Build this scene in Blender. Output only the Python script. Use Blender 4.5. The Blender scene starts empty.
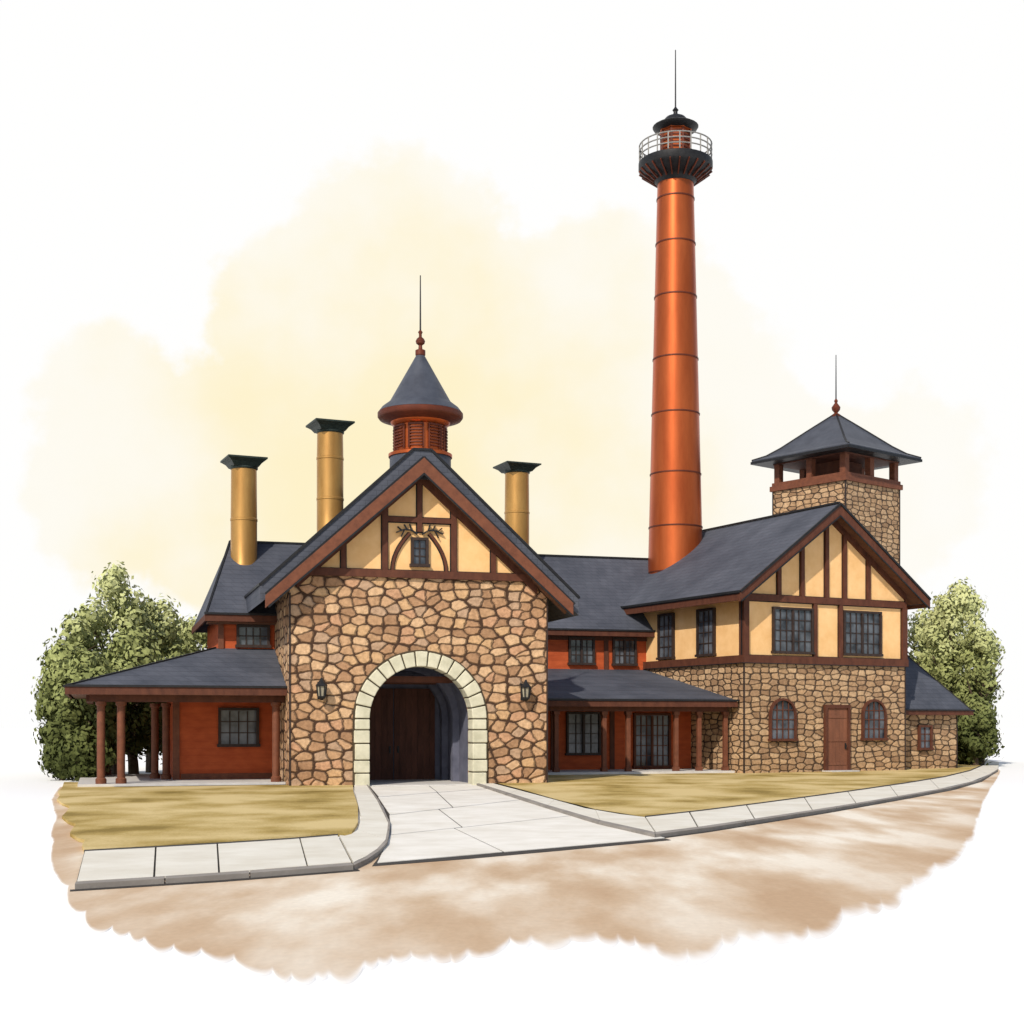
import bpy, bmesh, math, random
from mathutils import Vector, Matrix
random.seed(7)
S=bpy.context.scene
EYE=2.0; F=1400.0; HY=725.0
# ------------------------------------------------------------------ nodes
def nd(nt,typ,ins=None,**props):
    n=nt.nodes.new(typ)
    for k,v in props.items(): setattr(n,k,v)
    for k,v in (ins or {}).items():
        s=n.inputs[k]
        if isinstance(v,bpy.types.NodeSocket): nt.links.new(v,s)
        else: s.default_value=v
    return n
def c4(c): return (c[0],c[1],c[2],1.0)
def mat_base(name,rough=0.8,metal=0.0,spec=0.3):
    m=bpy.data.materials.new(name); m.use_nodes=True
    nt=m.node_tree; b=nt.nodes['Principled BSDF']
    b.inputs['Roughness'].default_value=rough; b.inputs['Metallic'].default_value=metal
    b.inputs['Specular IOR Level'].default_value=spec
    return m,nt,b
def ramp(nt,fac,stops,interp='LINEAR'):
    r=nd(nt,'ShaderNodeValToRGB',{'Fac':fac}); cr=r.color_ramp; cr.interpolation=interp
    while len(cr.elements)<len(stops): cr.elements.new(0.5)
    for e,(p,c) in zip(cr.elements,stops): e.position=p; e.color=c4(c)
    return r.outputs['Color']
def objco(nt,scale=(1,1,1)):
    tc=nd(nt,'ShaderNodeTexCoord')
    return nd(nt,'ShaderNodeMapping',{'Vector':tc.outputs['Object'],'Scale':scale}).outputs['Vector']
def math_(nt,op,a,b=0.0,c=None):
    n=nd(nt,'ShaderNodeMath',{0:a,1:b},operation=op)
    if c is not None: 
        if isinstance(c,bpy.types.NodeSocket): nt.links.new(c,n.inputs[2])
        else: n.inputs[2].default_value=c
    return n.outputs[0]
def mottled(name,ca,cb,scale=3,rough=0.8,metal=0,bump=0.15,stretch=(1,1,1),detail=5,spec=0.3,bdist=0.02,fine=40):
    m,nt,b=mat_base(name,rough,metal,spec)
    v=objco(nt,stretch)
    n1=nd(nt,'ShaderNodeTexNoise',{'Vector':v,'Scale':scale,'Detail':detail,'Roughness':0.65})
    col=ramp(nt,n1.outputs['Fac'],[(0.3,ca),(0.7,cb)])
    nt.links.new(col,b.inputs['Base Color'])
    if bump>0.12:
        n2=nd(nt,'ShaderNodeTexNoise',{'Vector':v,'Scale':fine,'Detail':3})
        bp=nd(nt,'ShaderNodeBump',{'Height':n2.outputs['Fac'],'Strength':bump,'Distance':bdist})
        nt.links.new(bp.outputs[0],b.inputs['Normal'])
    return m
def wallvec(nt):
    tc=nd(nt,'ShaderNodeTexCoord'); sp=nd(nt,'ShaderNodeSeparateXYZ',{0:tc.outputs['Object']})
    a=math_(nt,'ADD',sp.outputs[0],sp.outputs[1])
    return nd(nt,'ShaderNodeCombineXYZ',{0:a,1:sp.outputs[2],2:0.0}).outputs[0],tc
def stone(name,scale,shades,mortar,mw=0.05,bright=1.0,asp=(.88,1.32),rnd_=.78,rounding=.11):
    m,nt,b=mat_base(name,0.85)
    v,tc=wallvec(nt)
    v=nd(nt,'ShaderNodeMapping',{'Vector':v,'Scale':(asp[0],asp[1],1)}).outputs[0]
    nz=nd(nt,'ShaderNodeTexNoise',{'Vector':v,'Scale':1.7*scale,'Detail':2})
    off=nd(nt,'ShaderNodeVectorMath',{0:nz.outputs['Color'],1:(0.5,0.5,0.5)},operation='SUBTRACT').outputs[0]
    off=nd(nt,'ShaderNodeVectorMath',{0:off,'Scale':0.32/scale},operation='SCALE').outputs[0]
    v2=nd(nt,'ShaderNodeVectorMath',{0:v,1:off},operation='ADD').outputs[0]
    vo=nd(nt,'ShaderNodeTexVoronoi',{'Vector':v2,'Scale':scale,'Randomness':rnd_},voronoi_dimensions='2D')
    ve=nd(nt,'ShaderNodeTexVoronoi',{'Vector':v2,'Scale':scale,'Randomness':rnd_},voronoi_dimensions='2D',feature='DISTANCE_TO_EDGE')
    far=nd(nt,'ShaderNodeMapRange',{0:vo.outputs['Distance'],1:.44,2:.88,3:0.0,4:rounding}).outputs[0]
    ed=math_(nt,'SUBTRACT',ve.outputs['Distance'],far)
    sp=nd(nt,'ShaderNodeSeparateColor',{0:vo.outputs['Color']})
    n=len(shades)
    col=ramp(nt,sp.outputs[0],[(i/n,tuple(q*bright for q in c)) for i,c in enumerate(shades)],'CONSTANT')
    fn=nd(nt,'ShaderNodeTexNoise',{'Vector':tc.outputs['Object'],'Scale':7,'Detail':6,'Roughness':0.7})
    mul=ramp(nt,fn.outputs['Fac'],[(0.3,(0.62,0.58,0.54)),(0.62,(1.12,1.10,1.07))])
    col=nd(nt,'ShaderNodeMix',{0:1.0,6:col,7:mul},data_type='RGBA',blend_type='MULTIPLY').outputs[2]
    rim=nd(nt,'ShaderNodeMapRange',{0:ed,1:mw*0.8,2:mw*4.5,3:0.74,4:1.0}).outputs[0]
    col=nd(nt,'ShaderNodeVectorMath',{0:col,'Scale':rim},operation='SCALE').outputs[0]
    mm=nd(nt,'ShaderNodeMapRange',{0:ed,1:mw*0.4,2:mw,3:1.0,4:0.0}).outputs[0]
    col=nd(nt,'ShaderNodeMix',{0:mm,6:col,7:c4(mortar)},data_type='RGBA').outputs[2]
    nt.links.new(col,b.inputs['Base Color'])
    h=nd(nt,'ShaderNodeMapRange',{0:ed,1:0.0,2:.16,3:0.0,4:1.0},interpolation_type='SMOOTHERSTEP').outputs[0]
    h2=math_(nt,'MULTIPLY_ADD',fn.outputs['Fac'],0.6,h)
    bp=nd(nt,'ShaderNodeBump',{'Height':h2,'Strength':0.85,'Distance':0.055})
    nt.links.new(bp.outputs[0],b.inputs['Normal'])
    return m
def slate(name):
    m,nt,b=mat_base(name,0.75,spec=.2)
    tc=nd(nt,'ShaderNodeTexCoord'); sp=nd(nt,'ShaderNodeSeparateXYZ',{0:tc.outputs['Object']})
    a=math_(nt,'MULTIPLY_ADD',sp.outputs[1],0.83,sp.outputs[0])
    v=nd(nt,'ShaderNodeCombineXYZ',{0:a,1:sp.outputs[2],2:0.0}).outputs[0]
    br=nd(nt,'ShaderNodeTexBrick',{'Vector':v,'Color1':c4((0.062,0.068,0.086)),'Color2':c4((0.072,0.078,0.098)),'Mortar':c4((0.045,0.050,0.064)),
        'Scale':1.0,'Mortar Size':0.01,'Brick Width':0.36,'Row Height':0.17,'Mortar Smooth':0.3})
    nz=nd(nt,'ShaderNodeTexNoise',{'Vector':tc.outputs['Object'],'Scale':0.6,'Detail':6,'Roughness':0.65})
    mul=ramp(nt,nz.outputs['Fac'],[(0.3,(0.72,0.74,0.77)),(0.7,(1.34,1.32,1.3))])
    col=nd(nt,'ShaderNodeMix',{0:1.0,6:br.outputs['Color'],7:mul},data_type='RGBA',blend_type='MULTIPLY').outputs[2]
    nt.links.new(col,b.inputs['Base Color'])
    bp=nd(nt,'ShaderNodeBump',{'Height':br.outputs['Fac'],'Strength':0.25,'Distance':0.015},invert=True)
    nt.links.new(bp.outputs[0],b.inputs['Normal'])
    return m
def planks(name,ca,cb,width=0.25,vertical=True,rough=0.75,groove=.5):
    m,nt,b=mat_base(name,rough)
    v,tc=wallvec(nt)
    sp=nd(nt,'ShaderNodeSeparateXYZ',{0:v})
    s=sp.outputs[0] if vertical else sp.outputs[1]
    q=math_(nt,'DIVIDE',s,width); fr=math_(nt,'FRACT',q); fl=math_(nt,'FLOOR',q)
    wn=nd(nt,'ShaderNodeTexWhiteNoise',{'W':fl},noise_dimensions='1D')
    nz=nd(nt,'ShaderNodeTexNoise',{'Vector':objco(nt,(1,1,0.25) if vertical else (0.4,0.4,1)),'Scale':5,'Detail':5})
    f=math_(nt,'MULTIPLY_ADD',wn.outputs['Value'],0.35*(1.1-groove),nz.outputs['Fac'])
    col=ramp(nt,f,[(0.35,ca),(0.85,cb)])
    g=nd(nt,'ShaderNodeMapRange',{0:fr,1:0.0,2:0.08,3:groove,4:1.0}).outputs[0]
    col=nd(nt,'ShaderNodeVectorMath',{0:col,'Scale':g},operation='SCALE').outputs[0]
    nt.links.new(col,b.inputs['Base Color'])
    bp=nd(nt,'ShaderNodeBump',{'Height':g,'Strength':0.5*(1.2-groove),'Distance':0.02})
    nt.links.new(bp.outputs[0],b.inputs['Normal'])
    return m
STONE_A=stone('rubble_stone_warm',2.45,[(0.43,0.27,0.155),(0.34,0.20,0.112),(0.50,0.335,0.20),(0.39,0.24,0.135),(0.29,0.17,0.095),(0.46,0.295,0.16),(0.37,0.25,0.165),(0.42,0.245,0.145)],(0.055,0.027,0.014),0.036,1.22,rnd_=.74,rounding=.13)
STONE_B=stone('coursed_stone_grey_brown',3.0,[(0.37,0.25,0.15),(0.29,0.185,0.108),(0.43,0.295,0.175),(0.34,0.22,0.125),(0.25,0.155,0.088),(0.39,0.255,0.145)],(0.05,0.029,0.017),0.038,1.22,asp=(.72,1.45),rnd_=.6,rounding=.09)
SLATE=slate('blue_grey_slate')
SLATE_S=mottled('smooth_slate_grey_metal',(0.038,0.042,0.056),(0.065,0.072,0.092),1.5,0.55,0.0,bump=0.0,spec=.3)
PLASTER=mottled('ochre_plaster',(0.72,0.42,0.17),(0.84,0.54,0.26),1.3,0.9,bump=0.2)
TIMBER=mottled('dark_red_brown_timber',(0.062,0.019,0.010),(0.115,0.038,0.019),5,0.7,stretch=(1,1,0.4))
TIMBER_L=mottled('brown_board',(0.11,0.036,0.018),(0.18,0.062,0.03),5,0.65)
RED=planks('red_brown_siding',(0.34,0.056,0.013),(0.50,0.098,0.026),0.24,False,groove=.8)
CREAM=mottled('cream_dressed_stone',(0.46,0.44,0.32),(0.64,0.61,0.47),2.5,0.85,bump=0.3)
MORTAR=mottled('dark_mortar',(0.05,0.035,0.02),(0.08,0.06,0.035),3,0.9,bump=0)
COPPER=mottled('copper_plates',(0.35,0.062,0.013),(0.54,0.120,0.030),1.0,0.33,0.68,stretch=(1,1,0.2),spec=0.4,bump=0.0)
COPPER_D=mottled('dark_copper_band',(0.08,0.018,0.008),(0.14,0.032,0.014),2,0.5,0.2,bump=0)
BRASS=mottled('tan_metal_flue',(0.34,0.17,0.042),(0.49,0.27,0.078),1.5,0.38,0.5,stretch=(1,1,0.3),spec=0.4,bump=0.0)
BLACK=mottled('black_iron',(0.010,0.010,0.011),(0.022,0.022,0.024),6,0.5,0.2,bump=0)
CAPM=mottled('dark_green_black_metal',(0.014,0.022,0.018),(0.03,0.042,0.034),6,0.5,0.2,bump=0)
RAIL=mottled('pale_steel_rail',(0.16,0.155,0.145),(0.30,0.29,0.27),6,0.5,0.2,bump=0)
DOORM=planks('brown_plank_door',(0.060,0.022,0.014),(0.115,0.043,0.027),0.22,True,groove=.3)
DOOR2=planks('red_brown_plank_door',(0.14,0.055,0.03),(0.22,0.085,0.046),0.2,True)
FRAME=mottled('dark_window_frame',(0.02,0.013,0.011),(0.045,0.026,0.02),6,0.6,bump=0)
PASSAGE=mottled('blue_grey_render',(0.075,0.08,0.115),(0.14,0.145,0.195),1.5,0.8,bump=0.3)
FLOORM=mottled('porch_concrete',(0.48,0.46,0.44),(0.6,0.58,0.55),2,0.8)
SOFFIT=planks('brown_soffit_boards',(0.10,0.045,0.025),(0.16,0.07,0.04),0.2,True)
def glassmat():
    m,nt,b=mat_base('dark_window_glass',0.08,0,0.5)
    nz=nd(nt,'ShaderNodeTexNoise',{'Vector':objco(nt),'Scale':1.6,'Detail':2})
    nt.links.new(ramp(nt,nz.outputs['Fac'],[(0.35,(0.02,0.024,0.033)),(0.7,(0.13,0.145,0.17))]),b.inputs['Base Color'])
    return m
GLASS=glassmat()
m,nt,b=mat_base('lantern_glass',0.2); b.inputs['Base Color'].default_value=(0.3,0.27,0.2,1); LGLASS=m
# ------------------------------------------------------------------ mesh builder
class M:
    def __init__(s,T=None,ink=None):
        s.v=[];s.f=[];s.T=T or (lambda p:p); s.ink=ink; s.im=M(T) if ink is not None else None
    def add(s,vs,fs):
        o=len(s.v); s.v+= [tuple(s.T(p)) for p in vs]; s.f+=[tuple(i+o for i in f) for f in fs]; return s
    def box(s,x0,x1,y0,y1,z0,z1):
        if s.im is not None and (x1-x0)>.1: s.im.box(x0-.035,x1+.035,s.ink,s.ink+.05,z0-.035,z1+.035)
        return s.add([(x0,y0,z0),(x1,y0,z0),(x1,y1,z0),(x0,y1,z0),(x0,y0,z1),(x1,y0,z1),(x1,y1,z1),(x0,y1,z1)],
         [(0,3,2,1),(4,5,6,7),(0,1,5,4),(1,2,6,5),(2,3,7,6),(3,0,4,7)])
    def prism(s,pts,vec):
        n=len(pts); q=[tuple(a+b for a,b in zip(p,vec)) for p in pts]
        return s.add(list(pts)+q,[tuple(range(n)),tuple(range(2*n-1,n-1,-1))]+[(i,(i+1)%n,n+(i+1)%n,n+i) for i in range(n)])
    def py(s,poly,y0,y1): return s.prism([(a,y0,z) for a,z in poly],(0,y1-y0,0))
    def pz(s,poly,z0,z1): return s.prism([(a,b,z0) for a,b in poly],(0,0,z1-z0))
    def slab(s,pts,t): return s.prism([(p[0],p[1],p[2]-t) for p in pts],(0,0,t))
    def by(s,p,q,w,y0,y1):
        if s.im is not None: s.im.by(p,q,w+.07,s.ink,s.ink+.05)
        a=Vector(p);b=Vector(q);d=(b-a).normalized();n=Vector((-d.y,d.x))*w/2
        return s.py([tuple(a-n),tuple(b-n),tuple(b+n),tuple(a+n)],y0,y1)
    def beam(s,p,q,w,h):
        p=Vector(p);q=Vector(q);d=(q-p).normalized()
        up=Vector((0,0,1)) if abs(d.z)<0.95 else Vector((0,1,0))
        r=d.cross(up).normalized(); u=r.cross(d).normalized()
        pts=[p+r*a*w/2+u*b_*h/2 for a,b_ in((-1,-1),(1,-1),(1,1),(-1,1))]
        return s.prism([tuple(x) for x in pts],tuple(q-p))
    def path(s,P,w,h):
        for a,b in zip(P[:-1],P[1:]): s.beam(a,b,w,h)
        return s
    def lathe(s,cx,cy,prof,n=32,rot=0):
        vs=[];fs=[];k=len(prof)
        for r,z in prof:
            for i in range(n):
                a=2*math.pi*i/n+rot; vs.append((cx+r*math.cos(a),cy+r*math.sin(a),z))
        for j in range(k-1):
            for i in range(n): fs.append((j*n+i,j*n+(i+1)%n,(j+1)*n+(i+1)%n,(j+1)*n+i))
        fs.append(tuple(range(n-1,-1,-1))); fs.append(tuple((k-1)*n+i for i in range(n)))
        return s.add(vs,fs)
    def ring(s,cx,cy,z,R,r,n=40,k=8):
        vs=[];fs=[]
        for i in range(n):
            a=2*math.pi*i/n
            for j in range(k):
                b_=2*math.pi*j/k; rr=R+r*math.cos(b_)
                vs.append((cx+rr*math.cos(a),cy+rr*math.sin(a),z+r*math.sin(b_)))
        for i in range(n):
            for j in range(k): fs.append((i*k+j,((i+1)%n)*k+j,((i+1)%n)*k+(j+1)%k,i*k+(j+1)%k))
        return s.add(vs,fs)
    def obj(s,name,mat,parent=None,smooth=False,bevel=0,label=None,recalc=True):
        me=bpy.data.meshes.new(name); me.from_pydata(s.v,[],s.f)
        if recalc:
            bm=bmesh.new(); bm.from_mesh(me); bmesh.ops.recalc_face_normals(bm,faces=bm.faces); bm.to_mesh(me); bm.free()
        o=bpy.data.objects.new(name,me); S.collection.objects.link(o)
        me.materials.append(mat)
        if parent: o.parent=parent
        if smooth:
            me.polygons.foreach_set('use_smooth',[True]*len(me.polygons))
            me.set_sharp_from_angle(angle=math.radians(38))
        if bevel:
            b_=o.modifiers.new('bevel','BEVEL'); b_.width=bevel; b_.segments=2; b_.limit_method='ANGLE'
        if label: o['label']=label
        return o
def root(name,x,y,rot,label,cat):
    e=bpy.data.objects.new(name,None); e.location=(x,y,0); e.rotation_euler=(0,0,rot)
    e.empty_display_size=0.5
    S.collection.objects.link(e); e['label']=label; e['category']=cat; return e
def beads(parent,pts,z0,z1,T=None,w=.05):
    for x,y in pts: M(T).box(x-w/2,x+w/2,y-w/2,y+w/2,z0,z1).obj('corner_bead',FRAME,parent)
# faces: coordinates (a, out, z)
def front(y0): return lambda p:(p[0],y0-p[1],p[2])
def side(x0): return lambda p:(x0-p[1],p[0],p[2])
def window(parent,T,a0,a1,z0,z1,nx=2,nz=3,arched=False,fm=None,split=False,label=None,name='window'):
    fm=fm or FRAME; fw=0.09
    ca=(a0+a1)/2; R=(a1-a0)/2
    g=M(T)
    if arched:
        arc=[(ca+R*math.cos(t),z1-R+R*math.sin(t)) for t in [math.pi*i/12 for i in range(13)]]
        poly=[(a0,z0),(a1,z0)]+arc
        g.prism([(a,0.015,z) for a,z in poly],(0,0.025,0))
    else: g.box(a0,a1,0.015,0.04,z0,z1)
    w=g.obj(name,GLASS,parent,label=label)
    f=M(T)
    top=z1-R if arched else z1
    f.box(a0-fw,a0,0,0.13,z0,top).box(a1,a1+fw,0,0.13,z0,top).box(a0-fw-.04,a1+fw+.04,0,0.17,z0-0.1,z0)
    if arched:
        for i in range(12):
            t0=math.pi*i/12;t1=math.pi*(i+1)/12
            q=[(ca+r*math.cos(t),0,z1-R+r*math.sin(t)) for r,t in((R,t0),(R+fw,t0),(R+fw,t1),(R,t1))]
            f.prism(q,(0,0.13,0))
    else: f.box(a0-fw,a1+fw,0,0.13,z1,z1+fw)
    for i in range(1,nx):
        a=a0+(a1-a0)*i/nx; h=z1-0.02
        if arched: h=z1-R+math.sqrt(max(0,R*R-(a-ca)**2))
        wd=0.05 if (split and i==nx//2) else 0.02
        f.box(a-wd,a+wd,0.03,0.075+ (0.03 if wd>.03 else 0),z0,h)
    for j in range(1,nz):
        z=z0+(z1-z0)*j/nz; k=R
        if arched and z>z1-R: k=math.sqrt(max(0,R*R-(z-z1+R)**2))
        f.box(ca-k,ca+k,0.032,0.07,z-0.018,z+0.018)
    f.obj('frame',fm,w)
    return w
def door(parent,T,a0,a1,z0,z1,mat,label=None,hs=1,trim=True):
    d=M(T); d.box(a0,a1,0.0,0.07,z0,z1)
    for z in (z0+.35,(z0+z1)/2,z1-.35): d.box(a0+.06,a1-.06,0.07,0.095,z-.06,z+.06)
    o=d.obj('door',mat,parent,label=label)
    ha=a1-0.13 if hs>0 else a0+0.13
    M(T).box(ha-.03,ha+.03,0.09,0.12,z0+.95,z0+1.2).box(ha-.02,ha+.02,0.12,0.17,z0+1.02,z0+1.12).obj('handle',BLACK,o)
    if trim: M(T).box(a0-.12,a0,0,.14,z0,z1).box(a1,a1+.12,0,.14,z0,z1).box(a0-.12,a1+.12,0,.14,z1,z1+.14).obj('frame',TIMBER,o)
    return o
# ------------------------------------------------------------------ site frame
TH=math.radians(16.4); OX,OY=-7.21,44.44
UX,UY=math.cos(TH),math.sin(TH); VX,VY=-UY,UX
def site(u,v): return (OX+u*UX+v*VX, OY+u*UY+v*VY)
def U(px,v):
    t=(px-512)/F
    return round((t*(OY+v*VY)-OX-v*VX)/(UX-t*UY),2)
def Zs(py,u,v): return round(EYE+(HY-py)/F*(OY+u*UY+v*VY),2)
def sroot(name,u,v,label,cat):
    x,y=site(u,v); e=root(name,x,y,TH,label,cat)
    return e,(lambda p:(p[0]-u,p[1]-v,p[2]))
# ================================================================== GATEHOUSE
g,TG=sroot('gatehouse',0,0,'stone gatehouse with arched passage and half-timbered gable','building')
W=8.74;c=4.37;R=1.74;SP=2.2;CA=4.42;X0=.16
arch=[(CA+R*math.cos(t),SP+R*math.sin(t)) for t in [math.pi*(1-i/28) for i in range(29)]]
w=M()
w.py([(X0,-.1),(CA-R,-.1)]+arch+[(CA+R,-.1),(W,-.1),(W,6.25),(W-.7,6.9),(.7,6.9),(X0,6.38)],0,0.6)
w.box(X0,.9,.6,12.4,-.1,6.4).box(W-.6,W,.6,12.4,-.1,6.3)
w.py([(X0,-.1),(W,-.1),(W,6.3),(c,10.2),(X0,6.4)],12.4,13)
w.obj('stone_wall',STONE_A,g)
beads(g,[(X0,0),(W,0)],-.1,6.2)
M().py([(.6,6.9),(W-.6,6.9),(c,10.28)],0.04,0.6).obj('gable_panel',PLASTER,g)
# arch surround
a=M(); RO=R+.46; n=15
mo=M()
for i in range(n):
    t0=math.pi*i/n+.011; t1=math.pi*(i+1)/n-.011; ro=RO+random.uniform(-.02,.03)
    tm=(t0+t1)/2
    seg=[(CA+r*math.cos(t),SP+r*math.sin(t)) for r,t in [(R-.03,t0),(ro,t0),(ro,tm),(ro,t1),(R-.03,t1),(R-.03,tm)]]
    a.py(seg,-0.12,0.5)
    t0-=.012;t1+=.012
    mo.py([(CA+r*math.cos(t),SP+r*math.sin(t)) for r,t in [(R-.01,t0),(RO+.045,t0),(RO+.05,tm),(RO+.045,t1),(R-.01,t1),(R-.012,tm)]],-.055,.45)
for sgn in(-1,1):
    z=-.05; k=0
    while z<SP-.05:
        h=[.48,.40,.52,.42,.45,.3][k%6]; z2=min(z+h,SP-.018)
        x0=CA+sgn*(R-.03); x1=CA+sgn*(RO+.03*(k%2)-.01)
        a.box(min(x0,x1),max(x0,x1),-.12-random.uniform(0,.01),.5,z+.018,z2); z=z2+.018; k+=1
    x0=CA+sgn*(R-.01); x1=CA+sgn*(RO+.055)
    mo.box(min(x0,x1),max(x0,x1),-.055,.45,-.1,SP)
a.obj('arch_surround',CREAM,g,bevel=.03)
mo.obj('arch_mortar',MORTAR,g)
# passage
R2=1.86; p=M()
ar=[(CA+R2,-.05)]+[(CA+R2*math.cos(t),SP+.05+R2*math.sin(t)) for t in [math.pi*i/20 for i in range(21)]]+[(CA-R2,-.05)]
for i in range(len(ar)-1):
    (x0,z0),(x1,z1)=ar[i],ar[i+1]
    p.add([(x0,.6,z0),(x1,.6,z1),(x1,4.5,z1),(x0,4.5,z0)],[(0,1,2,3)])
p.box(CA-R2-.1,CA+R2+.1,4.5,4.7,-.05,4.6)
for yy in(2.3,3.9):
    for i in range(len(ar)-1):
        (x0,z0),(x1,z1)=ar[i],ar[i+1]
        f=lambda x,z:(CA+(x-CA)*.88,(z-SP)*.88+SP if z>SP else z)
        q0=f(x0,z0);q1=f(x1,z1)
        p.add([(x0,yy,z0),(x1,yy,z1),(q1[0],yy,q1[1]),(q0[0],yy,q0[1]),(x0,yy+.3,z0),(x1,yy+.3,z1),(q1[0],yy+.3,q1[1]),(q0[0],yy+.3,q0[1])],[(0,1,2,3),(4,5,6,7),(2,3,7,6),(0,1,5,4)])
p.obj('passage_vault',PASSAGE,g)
cbm=M()
for yy in (.95,1.6,3.2): cbm.box(CA-1.35,CA+1.35,yy,yy+.18,3.42,3.62)
cbm.obj('ceiling_beam',TIMBER,g)
TD=front(4.48)
door(g,TD,CA-1.5,CA-.02,.05,3.3,DOORM,hs=1,trim=False,label='brown plank carriage door leaf in the passage')
door(g,TD,CA+.02,CA+1.5,.05,3.3,DOORM,hs=-1,trim=False,label='brown plank carriage door leaf in the passage')
M().box(CA-R2,CA+R2,-.0,4.5,-.1,.05).obj('passage_floor',FLOORM,g)
# roof : front verge plus the thicker, higher main slab behind it
AB=10.62; AR=11.08
def zb(u): return AB-.9*abs(u-c)
def zr_(u): return AR-.9*abs(u-c)
rf=M()
tl=-.82; tr=W+.98
rf.py([(tl,zr_(tl)),(c-.3,AR-.18),(c+.3,AR-.18),(tr,zr_(tr)),(tr,zr_(tr)-.6),(c,AR-.75),(tl,zr_(tl)-.6)],-.42,13.6)
rf.py([(-.66,zb(-.66)),(c,AB),(W+.74,zb(W+.74)),(W+.74,zb(W+.74)-.15),(c,AB-.15),(-.66,zb(-.66)-.15)],-.6,-.3)
roof=rf.obj('roof',SLATE,g)
gt=M()
gt.path([(tl,-.44,zr_(tl)),(c-.3,-.44,AR-.17),(c+.3,-.44,AR-.17),(tr,-.44,zr_(tr))],.06,.08)
gt.beam((tl,-.44,zr_(tl)),(tl,13.6,zr_(tl)),.08,.08).beam((tr,-.44,zr_(tr)),(tr,13.6,zr_(tr)),.08,.08)
gt.path([(-.68,-.63,zb(-.68)+.01),(c,-.63,AB+.01),(W+.76,-.63,zb(W+.76)+.01)],.06,.08)
gt.path([(-.6,-.69,zb(-.6)-.47),(c,-.69,AB-.54),(W+.68,-.69,zb(W+.68)-.47)],.04,.055)
gt.obj('gutter',BLACK,roof)
bb=M()
for sg in(-1,1):
    e=c+sg*5.06
    bb.py([(e,zb(e)-.02),(c,AB-.02),(c,AB-.50),(e,zb(e)-.42)],-.70,-.61)
bb.obj('bargeboard',TIMBER_L,roof)
so=M()
for sg in(-1,1):
    e=c+sg*5.0
    so.add([(e,-.6,zb(e)-.18),(c,-.6,AB-.18),(c,0.04,AB-.4),(e,0.0,zb(e)-.4)],[(0,1,2,3)])
so.obj('soffit',SOFFIT,roof)
# timbers
def under(u): return 10.26-.9*abs(u-c)
tb=M(ink=.028); f0,f1=-.06,.04
tb.box(X0+.55,W-.6,-.12,.02,6.78,7.02)
tb.add([(X0,-.12,6.78),(X0+.55,-.12,6.78),(X0+.55,.02,6.78),(X0,.02,6.78),(X0,-.12,7.02),(X0+.55,-.12,7.02),(X0+.55,.02,7.02),(X0,.02,7.02)],[(0,3,2,1),(4,5,6,7),(0,1,5,4),(1,2,6,5),(2,3,7,6),(3,0,4,7)])
for u in (c-1.15,c+1.15): tb.box(u-.09,u+.09,f0,f1,7.02,under(u))
tb.box(c-.08,c+.08,f0,f1,8.3,10.1)
tb.box(c-1.06,c-.08,f0+.005,f1,8.6,8.76).box(c+.08,c+1.06,f0+.005,f1,8.6,8.76)
for sg in(-1,1):
    tb.by((c+sg*2.5,7.02),(c+sg*2.5,under(c+2.5)-.02),.16,f0,f1)
    pts=[(c+sg*(.32+.58*(1-(1-k/6)**2)),8.25-1.23*(k/6)) for k in range(7)]
    for k in range(6): tb.by(pts[k],pts[k+1],.08,f0+.01+.002*k,f1)
    e=c+sg*4.0
    tb.py([(e,under(e)+.02),(c,10.28),(c,9.95),(e,under(e)-.3)],f0-.01,f1)
tf=tb.obj('timber_frame',TIMBER,g)
tb.im.obj('timber_edge',BLACK,tf)
orn=M()
for sg in(-1,1):
    P=[(c+sg*.08,8.22),(c+sg*.28,8.34),(c+sg*.5,8.36),(c+sg*.78,8.25)]
    for k in range(3): orn.by(P[k],P[k+1],.05-.008*k,-.09,.0)
    for (x,z,dx,dz) in [(.28,8.34,.06,.2),(.42,8.36,.1,.16),(.6,8.32,.14,.12)]:
        orn.by((c+sg*x,z),(c+sg*(x+dx),z+dz),.035,-.085,.0)
    orn.by((c+sg*.5,8.36),(c+sg*.62,8.12),.035,-.085,0)
orn.obj('branch_ornament',BLACK,g,label='dark branching iron ornament above the gable window')
window(g,front(0.04),c-.2,c+.2,7.25,8.02,2,3)
# wall lanterns
def lantern(u,z):
    l=M(); y=-.32
    l.box(u-.09,u+.09,-.03,0,z-.28,z+.28).beam((u,0,z+.22),(u,y,z+.34),.04,.04)
    l.lathe(u,y,[(.03,z-.32),(.1,z-.26),(.13,z-.22),(.13,z-.19)],6)
    l.lathe(u,y,[(.2,z+.14),(.16,z+.2),(.06,z+.32),(.03,z+.4)],6)
    for i in range(6):
        an=math.pi*2*i/6; l.beam((u+.12*math.cos(an),y+.12*math.sin(an),z-.2),(u+.16*math.cos(an),y+.16*math.sin(an),z+.15),.035,.035)
    o=l.obj('wall_lantern',BLACK,g,label='black iron wall lantern with glass')
    M().lathe(u,y,[(.1,z-.18),(.14,z+.13)],6).obj('glass',LGLASS,o)
lantern(U(320,0),3.1); lantern(U(523,0),3.1)
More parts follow.
